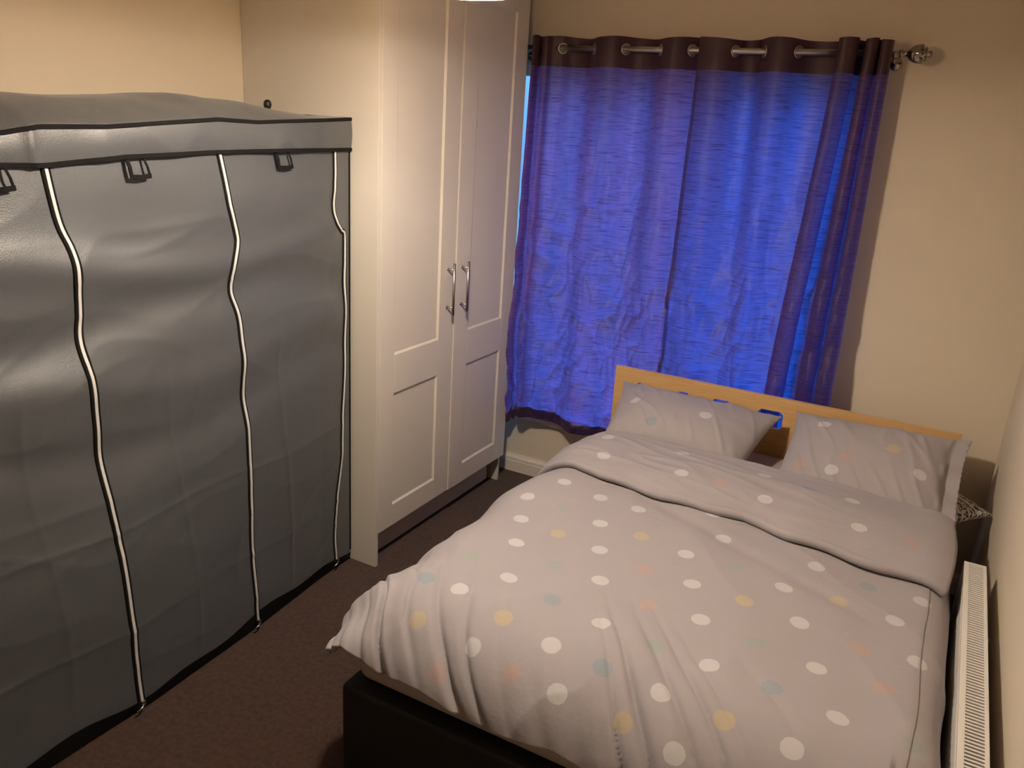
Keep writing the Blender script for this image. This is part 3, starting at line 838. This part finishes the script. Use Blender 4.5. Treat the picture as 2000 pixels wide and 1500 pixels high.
# folded-back top of the duvet
FBY0, FBY1 = -1.185, -.735
def fold_edge(x):   # lower lip line
    return interp([-1.3, -1.18, -1.05, -.9, -.7, -.55, -.43, -.28, 0.0, .2], [-1.06, -1.07, -1.115, -1.135, -1.16, -1.165, -1.15, -1.205, -1.225, -1.215], x) + .006 * math.sin(x * 28)
def fb(u, v):
    """v 0 = under lip, .12 lip nose, then up over to the pillows"""
    s = lerp(DXL - .25, DXR + .060, u)
    x = min(max(s, DXL), DXR)
    yl = fold_edge(s)
    if v < .15:
        a = v / .15; ang = lerp(-math.pi * .5, math.pi * .5, a)
        y = yl + .016 - .016 * math.cos(ang); dz = .016 + .016 * math.sin(ang)
    else:
        a = (v - .15) / .85
        y = lerp(yl + .016, FBY1, a); dz = .032 + .016 * math.sin(math.pi * min(1, a * 1.1)) * 1.2 + .010 * a
    base = dsurf(s, max(min(y, DYH), -1.5))
    base.y = y
    hang = max(0.0, DXL - s)
    dirn = V((0, 0, 1)) if hang == 0 and s <= DXR else V((-.75, 0, .65)) if hang > 0 else V((.75, 0, .65))
    kx = sst(0, .2, hang) if hang > 0 else sst(0, .1, s - DXR)
    dirn = (V((0, 0, 1)) * (1 - kx) + dirn * kx).normalized()
    w_ = 0
    if v > .15:
        w_ = .006 * ridge(s * 3.5 + y * 2, y * 14 + s * 2.0, 6.1) ** 2 * sst(1.0, .6, abs(a * 2 - 1)) * sst(0, -.5, s) + .004 * nz(s * 5, y * 9, 3)
    p = base + dirn * (dz + w_ + .004)
    p.y += .003 * nz(s * 12, 1, 1)
    return p
bm = bmesh.new(); grid(bm, 240, 110, fb)
fbk = finish('fold_back', bm, M_DUVET, duv)
solidify(fbk, .006, -1)
BD = {'w': [(-1.022, -.858), (-.972, -1.016), (-.736, -.84), (-.681, -1.031), (-.433, -.864), (-.39, -1.043), (-.136, -.874), (-.096, -1.065)],
      'p': [(-.546, -1.018), (.056, -1.06)], 'g': [(-.574, -.861)], 'b': [(-.281, -.889)]}
apply_dots(fbk, seat(fbk, BD, .655))
# stitched seam line near the right-hand edge
bm = bmesh.new()
tube(bm, [dpoint(.122 + .003 * math.sin(k * .2), lerp(-1.20, -2.10, k / 60)) + V((0, 0, .0015)) for k in range(61)], .0016, 6)
finish('seam', bm, mat('seam_thread', (.30, .265, .24), .9), duv)

# pillows ------------------------------------------------------------
def pillow(name, label, c, ux, vy, hw, hh, T, dots, seed, flap=False, taper=0.0, m_=M_DUVET, cat='pillow', group=None):
    c = V(c); ux = V(ux).normalized(); nn = ux.cross(V(vy)).normalized(); vy = nn.cross(ux).normalized()
    if nn.z < 0: nn = -nn
    def pt(u, v, sgn):
        a = u * 2 - 1; b_ = v * 2 - 1
        pu = 1 - .05 * (1 - a * a) * 0
        # concave sides, eared corners
        X = a * hw * (1 - .055 * (1 - b_ * b_) ** 0 * (1 - abs(b_) ** 3) ) ; Y = b_ * hh * (1 - .08 * (1 - abs(a) ** 3))
        X *= 1 - taper * (1 - b_) / 2
        X += taper * .25 * hw * (1 - b_) / 2
        aa = a
        if flap: aa = max(-1, min(1, (a + .06) / .90)) if a > 0 else a
        bq = b_ + taper * .9 * (1 - b_ * b_)
        h = max(0, (1 - abs(aa) ** 2.6)) ** .55 * max(0, (1 - abs(bq) ** 2.4)) ** .6 * (1 - taper * .5 * b_)
        th = T * h + .004
        th += (.006 * nz(a * 2, b_ * 2, seed)) * h + .010 * ridge(a * 4 + b_ * 1.5 + seed, b_ * 1.2 + a, seed) ** 4 * sst(.1, .8, max(abs(a), abs(b_))) * (.3 + h)
        # creases running off the corners
        e = (abs(a) ** 4 + abs(b_) ** 4) * .5
        th += .008 * e * math.sin(12 * math.atan2(b_, a) + seed) * h
        if flap and a > .78: th += .006 * math.sin(b_ * 9) * sgn
        return c + ux * X + vy * Y + nn * (sgn * th * (1.0 if sgn > 0 else .55))
    n1, n2 = 90, 64
    bm = bmesh.new()
    grid(bm, n1, n2, lambda u, v: pt(u, v, 1)); grid(bm, n1, n2, lambda u, v: pt(u, v, -1))
    # join rims
    def rim(fn):
        A = [bm.verts.new(fn(k / 80, 1)) for k in range(81)]; B_ = [bm.verts.new(fn(k / 80, -1)) for k in range(81)]
        for k in range(80): bm.faces.new((A[k], A[k + 1], B_[k + 1], B_[k])).smooth = True
    rim(lambda q, s: pt(q, 0, s)); rim(lambda q, s: pt(q, 1, s)); rim(lambda q, s: pt(0, q, s)); rim(lambda q, s: pt(1, q, s))
    bmesh.ops.remove_doubles(bm, verts=bm.verts, dist=.0015)
    bmesh.ops.recalc_face_normals(bm, faces=bm.faces)
    o = finish(name, bm, m_, smooth=True)
    tag(o, label, cat, group)
    if dots: apply_dots(o, seat(o, dots, c.z + .07))
    return o
PL = pillow('pillow', 'left spotted pillow leaning on the headboard, closer to the closet', (-.848, -.505, .640), (1, -.015, -.012), (0, .95, .30), .352, .232, .108,
            {'w': [(-1.029, -.528), (-1.116, -.300), (-.741, -.546), (-.832, -.290)], 'p': [(-.60, -.36)], 'b': [(-.93, -.66)]}, 1.2, taper=.20)
PR = pillow('pillow', 'right spotted pillow with open flap, against the headboard near the radiator', (-.125, -.525, .650), (1, -.02, .045), (0, .92, .38), .315, .265, .085,
            {'w': [(-.305, -.404), (-.006, -.330), (-.227, -.676), (.049, -.602)], 'p': [(-.368, -.66), (-.204, -.60)], 'y': [(-.06, -.50)]}, 4.4, flap=True)

def pattern_mat():
    m_ = bpy.data.materials.new('black_white_paisley'); m_.use_nodes = True
    N = m_.node_tree.nodes; L = m_.node_tree.links; P = N['Principled BSDF']; P.inputs['Roughness'].default_value = .9
    t = N.new('ShaderNodeTexCoord')
    vo = N.new('ShaderNodeTexVoronoi'); vo.feature = 'DISTANCE_TO_EDGE'; vo.inputs['Scale'].default_value = 60; L.new(t.outputs['Object'], vo.inputs['Vector'])
    wv = N.new('ShaderNodeTexWave'); wv.wave_type = 'RINGS'; wv.inputs['Scale'].default_value = 22; wv.inputs['Distortion'].default_value = 6; L.new(t.outputs['Object'], wv.inputs['Vector'])
    mn = N.new('ShaderNodeMath'); mn.operation = 'MULTIPLY'; L.new(vo.outputs['Distance'], mn.inputs[0]); L.new(wv.outputs['Fac'], mn.inputs[1])
    r = N.new('ShaderNodeValToRGB'); r.color_ramp.interpolation = 'LINEAR'
    r.color_ramp.elements[0].position = .03; r.color_ramp.elements[0].color = (.5, .46, .42, 1); r.color_ramp.elements[1].position = .07; r.color_ramp.elements[1].color = (.03, .025, .022, 1)
    L.new(mn.outputs[0], r.inputs[0]); L.new(r.outputs[0], P.inputs['Base Color'])
    return m_
pillow('cushion', 'black and white patterned cushion corner sticking out under the right pillow', (.055, -.46, .575), (.80, -.60, -.18), (.60, .80, .05), .175, .175, .035,
       None, 2.1, m_=pattern_mat(), cat='cushion')

# ---------------------------------------------------------------- radiator
rad = thing('radiator', 'white double-panel radiator with slotted top grille on the right wall beside the bed', 'radiator', (.24, -1.62, 0))
RX0, RX1, RYN, RYF, RZ0, RZT = .214, .266, -2.38, -.968, .13, .600
def ribbed(x, sgn):
    bm = bmesh.new()
    n = 44; L_ = (RYF - RYN)
    def fn(u, v):
        y = lerp(RYN, RYF, u); z = lerp(RZ0, RZT - .008, v)
        r = .0035 * (0.5 - .5 * math.cos(u * n * 2 * math.pi)) * sst(0, .06, v) * sst(1, .93, v)
        return V((x + sgn * (.004 - r), y, z))
    grid(bm, 260, 16, fn)
    o = finish('radiator_panel', bm, M_RAD, rad); solidify(o, .0015, 0); return o
ribbed(RX0 - .001, -1); ribbed(RX1 - .004, 1)
bm = bmesh.new()
box(bm, RX0 - .006, RX0 + .008, RYN, RYF, RZT - .012, RZT, .002); box(bm, RX1 - .006, RX1 + .003, RYN, RYF, RZT - .012, RZT + .001, .002)
pitch = .0125; y = RYN + .006
while y < RYF - .006:
    box(bm, RX0 + .006, RX1 - .004, y, y + .0062, RZT - .004, RZT - .0005); y += pitch
box(bm, RX0 - .005, RX1 + .002, RYF - .010, RYF, RZT - .012, RZT + .0005, .001)
finish('top_grille', bm, M_RAD, rad)
bm = bmesh.new(); box(bm, RX0 + .004, RX1 - .007, RYN + .01, RYF - .012, RZ0 + .03, RZT - .03); finish('convector_fins', bm, M_RADDARK, rad)
bm = bmesh.new(); box(bm, RX0 - .004, RX1 + .001, RYF - .004, RYF + .0015, RZ0 + .02, RZT - .002, .001)
finish('end_panel', bm, M_RAD, rad)
for yy in (-1.15, -2.2):
    bm = bmesh.new(); box(bm, RX1 + .018, X1 - .001, yy - .012, yy + .012, RZ0 + .02, RZT - .14, .001); box(bm, RX1 - .002, RX1 + .019, yy - .010, yy + .010, RZT - .22, RZT - .15); box(bm, RX1 - .002, RX1 + .019, yy - .010, yy + .010, RZ0 + .03, RZ0 + .08)
    bmesh.ops.remove_doubles(bm, verts=bm.verts, dist=.0001)
    finish('bracket', bm, M_RAD, rad)
bm = bmesh.new()
tube(bm, [(.240, RYF + .030, 0.0), (.240, RYF + .030, .15)], .0075, 12)
tube(bm, [(.240, RYF + .030, .13), (.240, RYF + .030, .19)], .013, 12)
tube(bm, [(.240, RYF + .030, .16), (.240, RYF - .004, .16)], .010, 12)
finish('valve', bm, M_CHROME, rad)
